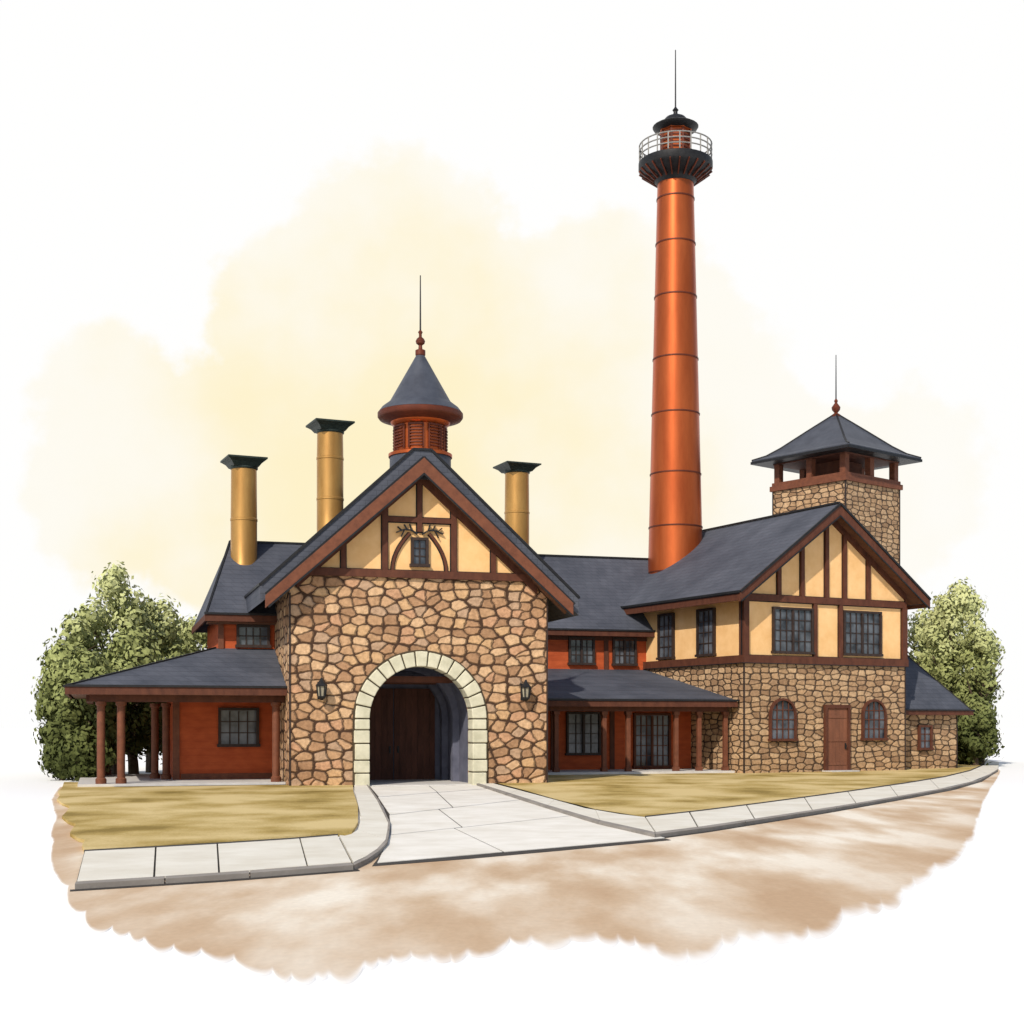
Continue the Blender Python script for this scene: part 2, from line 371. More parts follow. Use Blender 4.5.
# cupola
cv=.85; cc_=c+.22
M().lathe(cc_,cv,[(1.02,10.0),(1.02,10.85),(.98,10.92)],40).obj('cupola_base',SLATE_S,roof,smooth=True)
cu=M(); cu.lathe(cc_,cv,[(1.06,10.88),(1.06,10.98),(.95,11.02),(.82,11.06),(.82,11.9),(.95,11.96),(1.0,12.05)],40)
cup=cu.obj('cupola',COPPER,roof,smooth=True,label='round copper cupola with louvred vents')
lv=M()
for k in range(8):
    an=math.radians(22.5+45*k)
    d=Vector((math.cos(an),math.sin(an),0)); r=Vector((-d.y,d.x,0)); C=Vector((cc_,cv,0))
    for j in range(7):
        z=11.16+j*.1; p0=C+d*.85+r*.2+Vector((0,0,z)); p1=C+d*.85-r*.2+Vector((0,0,z)); lv.beam(p0,p1,.09,.035)
    for sg in(-1,1):
        q=C+d*.84+r*.24*sg; lv.beam((q.x,q.y,11.08),(q.x,q.y,11.88),.05,.06)
    lv.beam(C+d*.82+r*.22+Vector((0,0,11.86)),C+d*.82-r*.22+Vector((0,0,11.86)),.1,.06)
lv.obj('louvre',COPPER_D,cup)
er=M().lathe(cc_,cv,[(.8,11.98),(1.36,12.14),(1.42,12.22),(1.42,12.34),(1.36,12.38)],48).obj('eave_ring',COPPER_D,cup,smooth=True)
M().lathe(cc_,cv,[(1.40,12.36),(1.28,12.52),(1.12,12.64),(1.02,12.72),(.13,14.3)],48).obj('cone_roof',SLATE_S,cup,smooth=True)
M().lathe(cc_,cv,[(.13,14.25),(.17,14.3),(.17,14.45),(.07,14.5),(.06,14.62),(.14,14.68),(.16,14.76),(.12,14.84),(.05,14.9),(.05,15.0),(.08,15.06),(.035,15.12)],16).obj('finial',COPPER_D,cup,smooth=True)
M().lathe(cc_,cv,[(.03,15.1),(.025,16),(.018,16.95)],8).obj('spire_rod',BLACK,cup)
# flues
def flue(u,v,r,z0,z1,parent,off,label,n=36):
    f=M(off); pr=[(r*1.06,z0),(r*1.06,z0+.12),(r,z0+.2)]
    zz=z0+.2
    while zz+1.6<z1-.3:
        zz+=1.5; pr+=[(r,zz),(r*1.035,zz+.02),(r*1.035,zz+.09),(r,zz+.11)]
    pr+=[(r*.97,z1)]
    f.lathe(u,v,pr,n); o=f.obj('chimney',BRASS,parent,smooth=True,label=label)
    k=M(off); k.lathe(u,v,[(r*1.0,z1-.04),(r*1.06,z1+.0),(r*1.06,z1+.06)],n)
    k.lathe(u,v,[(r*1.35,z1+.04),(r*1.65,z1+.18),(r*2.0,z1+.27),(r*2.12,z1+.29),(r*2.12,z1+.35)],4,math.pi/4+.12)
    k.obj('cap',CAPM,o)
    return o
u2=U(330,7)
flue(u2,7,.49,8.6,Zs(433,u2,7),roof,None,'tall tan metal chimney with flared dark cap')
# ================================================================== PORCH HOUSE
h,TP=sroot('porch_house',-3.2,4,'red sided house wing with deep porch and slate roofs','building')
XE=.15
M(TP).box(-3.19,XE,4,10,.15,3.9).box(-1.7,XE,4.003,9.9,3.6,5.75).obj('siding_wall',RED,h)
M(TP).box(-6.3,XE,1.0,10,-.1,.15).box(-5.2,XE,.7,1.0,-.1,.07).obj('porch_floor',FLOORM,h)
A=(-6.6,.7,3.22);B=(XE,.7,3.22);C=(XE,4,4.62);D=(-1.84,4,4.62);E=(-1.84,10,4.62);G_=(-6.6,10,3.22)
r1=M(TP).slab([A,B,C,D],.14).slab([A,D,E,G_],.14).obj('porch_roof',SLATE,h)
fa=M(TP); fa.beam((-6.63,.67,3.07),(XE,.67,3.07),.08,.24).beam((-6.63,.64,3.07),(-6.63,10,3.07),.08,.24).obj('fascia',TIMBER,r1)
M(TP).beam((-6.68,.62,3.22),(XE,.62,3.22),.07,.07).beam((-6.6,.7,3.24),(-1.84,4,4.64),.07,.05).beam((-6.69,.62,3.21),(-6.69,10,3.21),.07,.07).obj('gutter',BLACK,r1)
M(TP).slab([(-6.5,.8,3.0),(XE,.8,3.0),(XE,4,3.0),(-6.5,4,3.0)],.05).slab([(-6.5,4,3.0),(-3.2,4,3.0),(-3.2,9.9,3.0),(-6.5,9.9,3.0)],.05).obj('ceiling',SOFFIT,r1)
M(TP).beam((-5.95,1.25,2.85),(XE,1.25,2.85),.2,.24).beam((-5.95,1.36,2.85),(-5.95,9.8,2.85),.2,.22).obj('porch_beam',TIMBER,h)
for px,v in ((101,1.25),(121,1.25),(155,5.2),(166,4.4),(276,1.25),(107,9.5)):
    u=U(px,v)
    M(TP).lathe(u,v,[(.17,.15),(.17,.3),(.125,.34),(.125,2.6),(.17,2.64),(.17,2.74)],16).obj('porch_post',TIMBER_L,h,smooth=True)
e0=(-2.2,3.45,5.76);e1=(.8,3.45,5.76);e2=(2.0,7,8.66);e3=(-1.1,7,8.66);e4=(-2.2,10.5,5.76);e5=(.8,10.5,5.76)
r2=M(TP).slab([e0,e1,e2,e3],.2).slab([e0,e3,e4],.2).slab([e4,e3,e2,e5],.2).obj('roof',SLATE,h)
M(TP).beam((-2.22,3.42,5.61),(XE,3.42,5.61),.06,.22).beam((-2.22,3.40,5.61),(-2.22,10.5,5.61),.06,.22).obj('fascia',TIMBER,r2)
M(TP).beam((-2.27,3.37,5.76),(XE,3.37,5.76),.06,.07).beam(e0,(e3[0],e3[1],e3[2]+.02),.07,.05).beam((e3[0],e3[1],8.68),(e2[0],7,8.68),.12,.07).obj('gutter',BLACK,r2)
M(TP).box(-2.15,XE,3.6,4.2,5.44,5.5).obj('soffit',SOFFIT,r2)
cb=M(TP)
cb.box(-3.27,-3.05,3.93,4.0,.15,3.8).box(-1.76,-1.58,3.93,4.0,4.6,5.5).box(-3.0,XE,3.94,4.0,.15,.35)
cb.obj('corner_board',TIMBER_L,h)
TPf=lambda y0:(lambda p:TP((p[0],y0-p[1],p[2])))
window(h,TPf(4.0),U(221,4),U(256,4),1.35,2.5,4,3)
window(h,TPf(4.0),U(239,4),U(267,4),4.75,5.36,4,2)
u1=U(244,6.3)
flue(u1,6.3,.47,7.6,Zs(469,u1,6.3),r2,TP,'short tan metal chimney with flared dark cap')
# ================================================================== LINK WING
lk,TL=sroot('link_wing',W,7,'low red sided wing with covered porch and slate roof','building')
V0=13.4
M(TL).box(W+.01,18.4,10,V0,.15,3.55).box(W+.01,20.3,V0,19.4,.0,6.1).obj('siding_wall',RED,lk)
M(TL).box(W+.01,18.9,6.9,10,-.1,.16).obj('porch_floor',FLOORM,lk)
lr=M(TL).slab([(W+.01,6.8,2.98),(18.95,6.8,2.98),(18.2,V0,4.45),(W+.01,V0,4.45)],.14).obj('porch_roof',SLATE,lk)
M(TL).beam((W+.02,6.77,2.83),(18.95,6.77,2.83),.08,.22).obj('fascia',TIMBER,lr)
M(TL).beam((W+.02,6.71,2.99),(19.0,6.71,2.99),.07,.07).obj('gutter',BLACK,lr)
M(TL).slab([(W+.01,6.9,2.78),(18.8,6.9,2.78),(18.5,10,2.78),(W+.01,10,2.78)],.05).obj('ceiling',SOFFIT,lr)
M(TL).beam((W+.05,7.25,2.64),(18.7,7.25,2.64),.18,.2).obj('porch_beam',TIMBER,lk)
for px in (556,604,628,676,699,725):
    u=U(px,7.25)
    M(TL).box(u-.12,u+.12,7.13,7.37,.16,.32).box(u-.085,u+.085,7.165,7.335,.32,2.4).box(u-.12,u+.12,7.13,7.37,2.4,2.54).obj('porch_post',TIMBER_L,lk,bevel=.01)
TLf=lambda y0:(lambda p:TL((p[0],y0-p[1],p[2])))
window(lk,TLf(10),U(568,10),U(598,10),.85,2.45,4,4,split=True)
w0,w1=U(635,10),U(668,10)
window(lk,TLf(10),w0,w1,.3,2.4,6,5,split=True,label='glazed double door with many small panes',name='glass_door',fm=TIMBER)
window(lk,TLf(V0),U(570,V0),U(592,V0),Zs(662,12,V0),Zs(638,12,V0),4,3,split=True)
window(lk,TLf(V0),U(614,V0),U(634,V0),Zs(663,15,V0),Zs(639,15,V0),4,3,split=True)
cb=M(TL)
for px in (606,): u=U(px,V0); cb.box(u-.1,u+.1,V0-.06,V0,4.4,6.0)
for px in (553,612,): u=U(px,10); cb.box(u-.1,u+.1,9.94,10,.16,3.3)
cb.box(W+.05,18.2,V0-.07,V0,5.72,5.9)
cb.obj('corner_board',TIMBER,lk)
ro=M(TL).slab([(W-.5,12.8,6.15),(20.4,12.8,6.15),(20.4,16.4,9.75),(W-3,16.4,9.75)],.2).slab([(W-.5,20,6.15),(20.4,20,6.15),(20.4,16.4,9.75),(W-3,16.4,9.75)],.2).obj('roof',SLATE,lk)
M(TL).beam((W+1.0,12.77,5.99),(17.9,12.77,5.99),.07,.22).obj('fascia',TIMBER,ro)
M(TL).beam((W+1.0,12.72,6.14),(17.9,12.72,6.14),.07,.07).beam((W-1,16.4,9.77),(20.4,16.4,9.77),.14,.08).obj('gutter',BLACK,ro)
u3=U(517,15.2)
flue(u3,15.2,.55,8.2,Zs(473,u3,15.2),ro,TL,'tan metal chimney with flared dark cap behind the gable')
# ================================================================== TIMBER HOUSE
T2=math.radians(28); HX,HYY=9.28,56.0
th=root('timber_house',HX,HYY,T2,'two-storey house with stone base and half-timbered upper floor','building')
W2=8.57;c2=W2/2;L2=9.0; AP=11.08
M().box(0,W2,0,L2,-.1,4.6).obj('stone_wall',STONE_B,th)
beads(th,[(0,0),(W2,0)],-.1,4.5)
M().py([(.03,4.6),(W2-.03,4.6),(W2-.03,7.5),(c2,10.72),(.03,7.5)],.03,L2-.03).obj('plaster_wall',PLASTER,th)
def zt2(x,a=AP): return a-.75*abs(x-c2)
ov=.75; ovr=.62; t=.26
rf2=M().py([(-ov,zt2(-ov)),(c2,AP),(W2+ovr,zt2(W2+ovr)),(W2+ovr,zt2(W2+ovr)-t),(c2,AP-t),(-ov,zt2(-ov)-t)],-.7,L2+.4).obj('roof',SLATE,th)
M().beam((c2,-.72,AP+.04),(c2,L2+.4,AP+.04),.16,.07).path([(-ov-.05,-.82,zt2(-ov)-.06),(c2,-.82,AP-.02),(W2+ovr+.05,-.82,zt2(W2+ovr)-.06)],.07,.09).path([(-ov,-.81,zt2(-ov)-.44),(c2,-.81,AP-.52),(W2+ovr,-.81,zt2(W2+ovr)-.44)],.04,.055).beam((-ov-.08,-.8,zt2(-ov)-.06),(-ov-.08,L2+.4,zt2(-ov)-.06),.08,.09).beam((-ov,L2+.42,zt2(-ov)),(c2,L2+.42,AP+.02),.08,.09).obj('gutter',BLACK,rf2)
bb=M()
for sg in(-1,1):
    e=c2+sg*(c2+(ov if sg<0 else ovr)+.05)
    bb.py([(e,zt2(e)-.07),(c2,AP-.06),(c2,AP-.5),(e,zt2(e)-.42)],-.8,-.7)
    bb.box(min(e,e-sg*.08),max(e,e-sg*.08),-.69,L2+.35,zt2(e)-.36,zt2(e)-.1)
bb.obj('bargeboard',TIMBER,rf2)
so=M()
for sg in(-1,1):
    e=c2+sg*(c2+.55)
    so.add([(e,-.68,zt2(e)-t-.01),(c2,-.68,AP-t-.01),(c2,L2,AP-t-.01),(e,L2,zt2(e)-t-.01)],[(0,1,2,3)])
so.obj('soffit',SOFFIT,rf2)
def un2(x): return AP-.28-.75*abs(x-c2)
a0,a1=-.08,.03
tb=M(ink=.018)
tb.box(0,W2,-.1,.03,7.0,7.26)
tb.box(-.07,.2,-.09,.03,4.8,7.0).box(W2-.2,W2+.07,-.09,.03,4.8,7.0)
for x in (3.62,4.98): tb.box(x-.09,x+.09,a0,a1,4.8,7.0)
for x in (1.75,2.95,c2-.05,5.2,6.5): tb.box(x-.09,x+.09,a0,a1,7.26,un2(x))
inkm=tb.im; tb.im=None
tb.box(-.1,W2+.1,-.12,.0,4.5,4.8).box(-.12,0,-.1,L2,4.5,4.8)
for sg in (-1,1):
    e=c2+sg*c2
    tb.py([(e,un2(e)+.01),(c2,AP-.27),(c2,AP-.55),(e,un2(e)-.25)],a0-.01,a1)
tb.box(-.08,.03,-.05,L2,7.2,7.42)
for s in (8.8,): tb.box(-.06,.03,s-.09,s+.09,4.8,7.2)
tb.box(-.1,-.0,.03,.2,4.8,7.2)
tf=tb.obj('timber_frame',TIMBER,th)
inkm.box(-.125,W2+.105,-.125,.018,4.47,4.5).box(-.125,-.002,0,L2,4.47,4.5).box(0,W2,-.05,.018,4.8,4.825)
inkm.obj('timber_edge',BLACK,tf)
window(th,front(.03),1.5,3.4,5.0,6.7,6,4,split=True); window(th,front(.03),5.2,7.1,5.0,6.7,6,4,split=True)
window(th,front(0),1.32,2.5,1.45,3.0,4,4,arched=True,fm=TIMBER,label='small arched window in stone wall')
window(th,front(0),6.2,7.35,1.45,3.0,4,4,arched=True,fm=TIMBER,label='small arched window in stone wall')
window(th,side(.03),2.0,3.05,4.95,6.75,3,4); window(th,side(.03),4.95,5.95,4.95,6.75,3,4)
door(th,front(0),4.2,5.3,.05,2.7,DOOR2)
M().box(4.0,5.5,-.6,0,-.05,.12).obj('door_step',FLOORM,th)
# annex
def trow(w_,s_): return (HX+w_*math.cos(T2)-s_*math.sin(T2), HYY+w_*math.sin(T2)+s_*math.cos(T2))
ax,ay=trow(W2,1.0)
an=root('stone_annex',ax,ay,T2,'low stone annex wing with hipped slate roof','building')
M().box(0.01,4.05,0,4.4,-.1,2.6).obj('stone_wall',STONE_B,an)
beads(an,[(4.05,0)],-.1,2.4)
ze=2.66; zk=5.9
Q0=(.01,-.4,ze);Q1=(4.55,-.4,ze);Q2=(4.55,4.8,ze);Q3=(.01,4.8,ze);K0=(.01,2.2,zk);K1=(2.0,2.2,zk)
ar_=M().slab([Q0,Q1,K1,K0],.14).slab([Q1,Q2,K1],.14).slab([Q3,Q2,K1,K0],.14).obj('roof',SLATE,an)
M().beam((.01,-.43,2.54),(4.6,-.43,2.54),.07,.2).beam((4.58,-.43,2.54),(4.58,4.8,2.54),.07,.2).obj('fascia',TIMBER,ar_)
M().beam((.01,-.49,ze),(4.64,-.49,ze),.06,.06).beam(Q1,(K1[0],K1[1],zk+.02),.07,.05).obj('gutter',BLACK,ar_)
M().slab([(0.05,-.38,2.5),(4.5,-.38,2.5),(4.5,4.7,2.5),(.05,4.7,2.5)],.04).obj('soffit',SOFFIT,ar_)
window(an,front(0),1.78,2.38,1.0,1.9,2,3,fm=TIMBER)
# ================================================================== TOWER
tw=root('lookout_tower',16.2,70,math.radians(40),'square stone lookout tower with open belvedere and pyramid roof','tower')
hf=2.2
M().box(-hf,hf,-hf,hf,-.1,13.7).obj('stone_wall',STONE_B,tw)
beads(tw,[(-hf,-hf),(hf,-hf),(-hf,hf)],-.1,13.7,w=.06)
M().box(-hf-.12,hf+.12,-hf-.12,hf+.12,13.7,13.95).box(-hf-.04,hf+.04,-hf-.04,hf+.04,13.95,14.12).obj('parapet',TIMBER_L,tw)
for x in(-1,0,1):
    for y in(-1,0,1):
        if x==0 and y==0: continue
        q=.16
        M().box(x*(hf-.2)-q,x*(hf-.2)+q,y*(hf-.2)-q,y*(hf-.2)+q,14.12,15.1).obj('post',TIMBER_L,tw)
M().box(-hf,hf,-hf,hf,15.02,15.2).box(-.9,.9,-.9,.9,14.12,15.02).obj('top_beam',TIMBER,tw)
e=2.95
pr=M().lathe(0,0,[(e*1.414,15.2),(e*1.414,15.27),(2.45*1.414,15.48),(1.95*1.414,15.85),(1.0*1.414,16.7),(.12,17.5)],4,math.pi/4).obj('roof',SLATE_S,tw)
M().box(-e-.04,e+.04,-e-.04,e+.04,15.08,15.21).obj('fascia',BLACK,pr)
hp=M()
for i in range(4):
    an_=math.pi/4+i*math.pi/2
    P=[(r_*math.cos(an_),r_*math.sin(an_),z_+.02) for r_,z_ in [(e*1.414,15.27),(2.45*1.414,15.48),(1.95*1.414,15.85),(1.0*1.414,16.7),(.12,17.5)]]
    hp.path(P,.08,.06)
hp.obj('hip_trim',BLACK,pr)
M().lathe(0,0,[(.2,17.4),(.22,17.5),(.08,17.6),(.2,17.75),(.22,17.88),(.12,18.02),(.06,18.1),(.1,18.2),(.04,18.3)],16).obj('finial',COPPER_D,pr,smooth=True)
M().lathe(0,0,[(.035,18.25),(.03,19),(.02,20.5)],8).obj('spire_rod',BLACK,pr)
# ================================================================== SMOKESTACK
sy=65.0; sx=163.5/F*sy; k=F/sy; q_=65/72
def sz(py): return EYE+(HY-py)/k
st=root('smokestack',sx,sy,0,'tall tapered copper smokestack with railed gallery and lantern top','tower')
ZT=sz(178)
def sr(z): return (1.66-(1.66-.92)*z/ZT)*q_
M().lathe(0,0,[(sr(z),z) for z in [-.1]+[i*1.4 for i in range(1,19)]+[ZT]],64).obj('shaft',COPPER,st,smooth=True)
for py in (573,528,475,415,360,298,245,200):
    z=sz(py); r=sr(z); M().lathe(0,0,[(r-.02,z-.045),(r+.03,z-.03),(r+.03,z+.03),(r-.02,z+.045)],64).obj('band',COPPER_D,st,smooth=True)
zg=sz(181)
def lz(pr,n,rot=0): return M().lathe(0,0,[(r*q_,zg+z*q_) for r,z in pr],n,rot)
gl=lz([(.95,-.2),(1.06,-.05),(1.2,.12),(1.6,.3),(1.84,.5),(1.9,.6),(1.9,.9),(1.85,.94)],40).obj('gallery',BLACK,st,smooth=True)
rb=M()
for i in range(24):
    an_=2*math.pi*i/24; d=Vector((math.cos(an_),math.sin(an_),0))*q_
    rb.beam(d*1.12+Vector((0,0,zg-.05*q_)),d*1.88+Vector((0,0,zg+.5*q_)),.05,.08)
rb.obj('bracket',COPPER_D,gl)
rl=M(); zr=zg+.94*q_
for q in(.3,.58,.86): rl.ring(0,0,zr+q*q_,1.85*q_,.032)
for i in range(20):
    an_=2*math.pi*i/20; X=1.85*q_*math.cos(an_);Y=1.85*q_*math.sin(an_); rl.beam((X,Y,zr),(X,Y,zr+.86*q_),.055,.055)
rl.obj('railing',RAIL,gl)
lt=lz([(.8,.8),(.8,1.36),(.74,1.41),(.74,2.46),(.85,2.51),(.85,2.56)],8,math.pi/8).obj('lantern_room',COPPER,st)
lb=M(); zl=zg+.86*q_
for i in range(8):
    an_=2*math.pi*i/8+math.pi/8; rr=.76*q_; lb.beam((rr*math.cos(an_),rr*math.sin(an_),zl),(rr*math.cos(an_),rr*math.sin(an_),zl+1.6*q_),.1,.1)
    for q in(.5,.7,.9,1.1,1.3,1.5):
        a1_=an_+math.pi/4
        lb.beam((rr*math.cos(an_),rr*math.sin(an_),zl+q*q_),(rr*math.cos(a1_),rr*math.sin(a1_),zl+q*q_),.05,.06)
lb.obj('lattice',COPPER_D,lt)
cp=[(r,z+.86) for r,z in [(.8,1.66),(1.12,1.8),(1.18,1.9),(1.0,2.0),(.72,2.1),(.66,2.2),(.5,2.38),(.25,2.5),(.12,2.56),(.1,2.7),(.16,2.78),(.08,2.88),(.04,2.95),(.035,4)]]
lz(cp+[(.025,(sz(50)-zg)/q_)],24).obj('cap',BLACK,lt,smooth=True)
# ================================================================== GROUND
def G(px,py,z=0.0):
    d=(EYE-z)*F/(py-HY); return ((px-512)/F*d,d)
PAPER=(0.88,0.88,0.87)
m,nt,b=mat_base('white_chalk_ground',0.95); b.inputs['Base Color'].default_value=c4(PAPER); GROUND=m
def kind(o,l=None): o['kind']='structure'; return o
kind(M().add([(-900,-300,0),(900,-300,0),(900,900,0),(-900,900,0)],[(0,1,2,3)]).obj('ground',GROUND))
# road surface: dusty wash with a softly lobed, feathered outer edge (one closed sheet, no overlaps)
out=[(60,787),(54,800),(58,815),(53,836),(58,858),(70,884),(82,905),(108,928),(158,948),(205,952),(285,974),(350,970),(410,956),(455,964),(510,940),(575,938),(630,938),(690,962),(745,936),(800,942),(845,912),(895,898),(940,864),(972,838),(982,806),(994,784),(1001,772)]
inn=[(110,787),(110,795),(110,806),(110,820),(112,836),(116,850),(124,862),(145,869),(178,868),(212,865),(282,860),(345,855),(398,850),(440,845),(492,838),(556,830),(614,826),(674,820),(728,812),(780,804),(822,798),(868,790),(912,782),(944,776),(966,769),(984,764),(992,762)]
def lerpP(P,s):
    i=min(int(s),len(P)-2); t=s-i; return (P[i][0]*(1-t)+P[i+1][0]*t,P[i][1]*(1-t)+P[i+1][1]*t)
rr_=random.Random(5)
# lobe layout by arc length of the outline
NS=1400; arc_=[0]; prev=out[0]
for i in range(1,NS+1):
    q=lerpP(out,(len(out)-1)*i/NS); arc_.append(arc_[-1]+math.hypot(q[0]-prev[0],q[1]-prev[1])); prev=q
bounds=[0]
while bounds[-1]<arc_[-1]: bounds.append(bounds[-1]+rr_.choice([14,18,22,28,36,44])*rr_.uniform(.85,1.15))
amps=[rr_.uniform(3,8) if (bounds[i+1]-bounds[i])<30 else rr_.uniform(8,13) for i in range(len(bounds)-1)]
FR=[0,.01,.022,.036,.055,.09,.16,.26,.4,.55,.7,.85,1]
vs=[];at=[];fs=[];ncol=0;bi=0
for i in range(0,NS+1,2):
    L=arc_[i]
    while bi<len(bounds)-2 and L>bounds[bi+1]: bi+=1
    f=min(1,max(0,(L-bounds[bi])/(bounds[bi+1]-bounds[bi])))
    s=(len(out)-1)*i/NS
    bx,by_=lerpP(out,s); tx,ty=lerpP(inn,s)
    dx,dy=bx-tx,by_-ty; dl=math.hypot(dx,dy)
    near=min(1,max(.25,(by_-775)/120))
    o_=(amps[bi]*math.sin(math.pi*f)**.6+3*math.sin(L*.021)+2*math.sin(L*.053+1))*near
    bx+=dx/dl*o_; by_+=dy/dl*o_
    B_=Vector(G(bx,by_)); T_=Vector(G(tx,ty))
    for fr in FR:
        q=B_.lerp(T_,fr); vs.append((q.x,q.y,.001 if fr==0 else .006)); at.append(fr)
    ncol+=1
NR=len(FR)
for i in range(ncol-1):
    for j in range(NR-1): a_=i*NR+j; fs.append((a_,a_+1,a_+NR+1,a_+NR))
m,nt,b=mat_base('brown_dusty_road',0.95,spec=.1)
att=nd(nt,'ShaderNodeAttribute',attribute_name='edge')
n2=nd(nt,'ShaderNodeTexNoise',{'Vector':objco(nt,(1,.30,1)),'Scale':.75,'Detail':5,'Roughness':0.48})
n3=nd(nt,'ShaderNodeTexNoise',{'Vector':objco(nt,(1,.5,1)),'Scale':14,'Detail':4})
n4=nd(nt,'ShaderNodeTexNoise',{'Vector':objco(nt,(1,.25,1)),'Scale':2.5,'Detail':3})
e2=math_(nt,'MULTIPLY_ADD',n4.outputs['Fac'],-.06,math_(nt,'ADD',att.outputs['Fac'],.03))
mask=nd(nt,'ShaderNodeMapRange',{0:e2,1:-.01,2:.04,3:0.0,4:1.0},interpolation_type='SMOOTHSTEP').outputs[0]
rimv=nd(nt,'ShaderNodeMapRange',{0:e2,1:.03,2:.34,3:1.0,4:0.0}).outputs[0]
col=ramp(nt,n2.outputs['Fac'],[(0.34,(0.49,0.335,0.21)),(0.44,(0.57,0.425,0.29)),(0.53,(0.67,0.55,0.42)),(0.64,(0.80,0.73,0.62))])
col=nd(nt,'ShaderNodeMix',{0:math_(nt,'MULTIPLY',rimv,.40),6:col,7:(.52,.36,.23,1)},data_type='RGBA').outputs[2]
gr=ramp(nt,n3.outputs['Fac'],[(0.3,(.95,.95,.95)),(0.7,(1.03,1.03,1.03))])
col=nd(nt,'ShaderNodeMix',{0:1.0,6:col,7:gr},data_type='RGBA',blend_type='MULTIPLY').outputs[2]
col=nd(nt,'ShaderNodeMix',{0:mask,6:c4(PAPER),7:col},data_type='RGBA').outputs[2]
nt.links.new(col,b.inputs['Base Color'])
mm=M(); mm.v=vs; mm.f=fs
rd=kind(mm.obj('road',m,recalc=False))
ab=rd.data.attributes.new('edge','FLOAT','POINT'); ab.data.foreach_set('value',at)
if sum(p_.normal.z for p_ in rd.data.polygons)<0: rd.data.flip_normals()
# lawns
def lawnmat():
    m,nt,b=mat_base('dry_grass',0.95,spec=.1)
    n1=nd(nt,'ShaderNodeTexNoise',{'Vector':objco(nt,(.4,.3,1)),'Scale':1.2,'Detail':6,'Roughness':.5})
    n2=nd(nt,'ShaderNodeTexNoise',{'Vector':objco(nt,(1,.4,1)),'Scale':22,'Detail':5,'Roughness':.7})
    f=math_(nt,'MULTIPLY_ADD',n2.outputs['Fac'],.22,n1.outputs['Fac'])
    col=ramp(nt,f,[(0.42,(0.25,0.175,0.048)),(.54,(0.43,0.31,0.105)),(0.70,(0.62,0.48,0.23))])
    nt.links.new(col,b.inputs['Base Color'])
    bp=nd(nt,'ShaderNodeBump',{'Height':n2.outputs['Fac'],'Strength':.5,'Distance':.04}); nt.links.new(bp.outputs[0],b.inputs['Normal'])
    return m
LAWN=lawnmat()
ZL=.07; ZK=.078
def gp(pts,z): return [G(x,y,z) for x,y in pts]
rag=[(62,788),(58,791),(60,795),(57,799),(62,803),(70,806),(67,811),(62,816),(68,821),(76,824),(72,829),(70,833),(78,838),(85,840),(82,845),(85,850)]
kind(M().pz(gp([(352,832),(358,822),(358,806),(353,790),(353,784),(64,782)],ZL)+gp(rag,ZL),0.01,ZL).obj('lawn',LAWN))
up_r=[(645,817),(700,811),(760,803.5),(820,795.5),(860,790),(905,783.5),(945,777),(970,771),(984,765)]
kind(M().pz(gp([(492,783),(515,789),(545,797),(585,808),(620,814)]+up_r+[(986,761),(970,757.5),(905,757),(740,765),(560,768),(489,773)],ZL),0.01,ZL).obj('lawn',LAWN))
# pavement
PAVE=mottled('pale_cream_slab',(.62,.575,.48),(.76,.73,.65),.9,.85,bump=.2,detail=7,fine=30)
DRIVE=mottled('pale_cream_drive',(.68,.64,.56),(.84,.81,.75),.9,.85,bump=.2,detail=7,fine=30)
KERB=mottled('grey_kerb_stone',(.20,.18,.16),(.32,.29,.26),1.1,.85,bump=.2)
JOINT_SHADOW=mottled('dark_joint_and_kerb_shadow',(.030,.025,.022),(.05,.045,.04),5,bump=0)  # paving joints, and the painted shadow line at the kerb foot
def strip(A,B,z,name,mat,segs,gap=.05,z0=0.009):
    pv=M()
    def samp(P,t):
        t*=len(P)-1; i=min(int(t),len(P)-2); f=t-i
        return Vector(P[i]).lerp(Vector(P[i+1]),f)
    for a_,b_ in zip(segs[:-1],segs[1:]):
        n=max(1,int((b_-a_)*(len(A)-1)*2)); 
        ta=[a_+(b_-a_)*i/n for i in range(n+1)]
        PA=[samp(A,t) for t in ta]; PB=[samp(B,t) for t in ta]
        d=(PA[1]-PA[0]).normalized()*gap/2; PA[0]+=d; PB[0]+=d
        d=(PA[-1]-PA[-2]).normalized()*gap/2; PA[-1]-=d; PB[-1]-=d
        pv.pz([tuple(p) for p in PA]+[tuple(p) for p in PB[::-1]],z0,z)
    return kind(pv.obj(name,mat))
def bed(A,B,name,z=.012): return kind(M().pz(list(A)+list(B)[::-1],.0075,z).obj(name,JOINT_SHADOW))
LA=gp([(84,851),(150,847.5),(220,843.5),(290,839),(338,835)],ZL); LB=gp([(76,881),(148,877),(222,872),(296,866.5),(352,862)],ZL)
strip(LA,LB,ZL,'pavement',PAVE,[0,.27,.49,.80,1],.03)
kind(M().pz(LA+LB[::-1],.007,ZL-.03).obj('pavement_bed',JOINT_SHADOW))
bed(gp([(84,850),(150,846.5),(220,842.5),(290,838),(338,834)],ZL),gp([(84,851.2),(150,847.7),(220,843.7),(290,839.2),(338,835.2)],ZL),'lawn_edging',ZL+.004)
def kerb(A,B,z,segs): 
    return strip(A,B,z,'kerb',KERB,segs,.02)
kerb(gp([(75,881.6),(222,872.6),(352,862.6)],ZK),gp([(74,884),(222,875),(354,865)],ZK),ZK,[0,.3,.6,1])
bed(gp([(70,890.6),(222,881),(358,870)],.0),gp([(70,892.2),(222,882.6),(360,871.6)],.0),'kerb_shadow_line')  # dark strip laid on the road as the kerb's painted shadow line
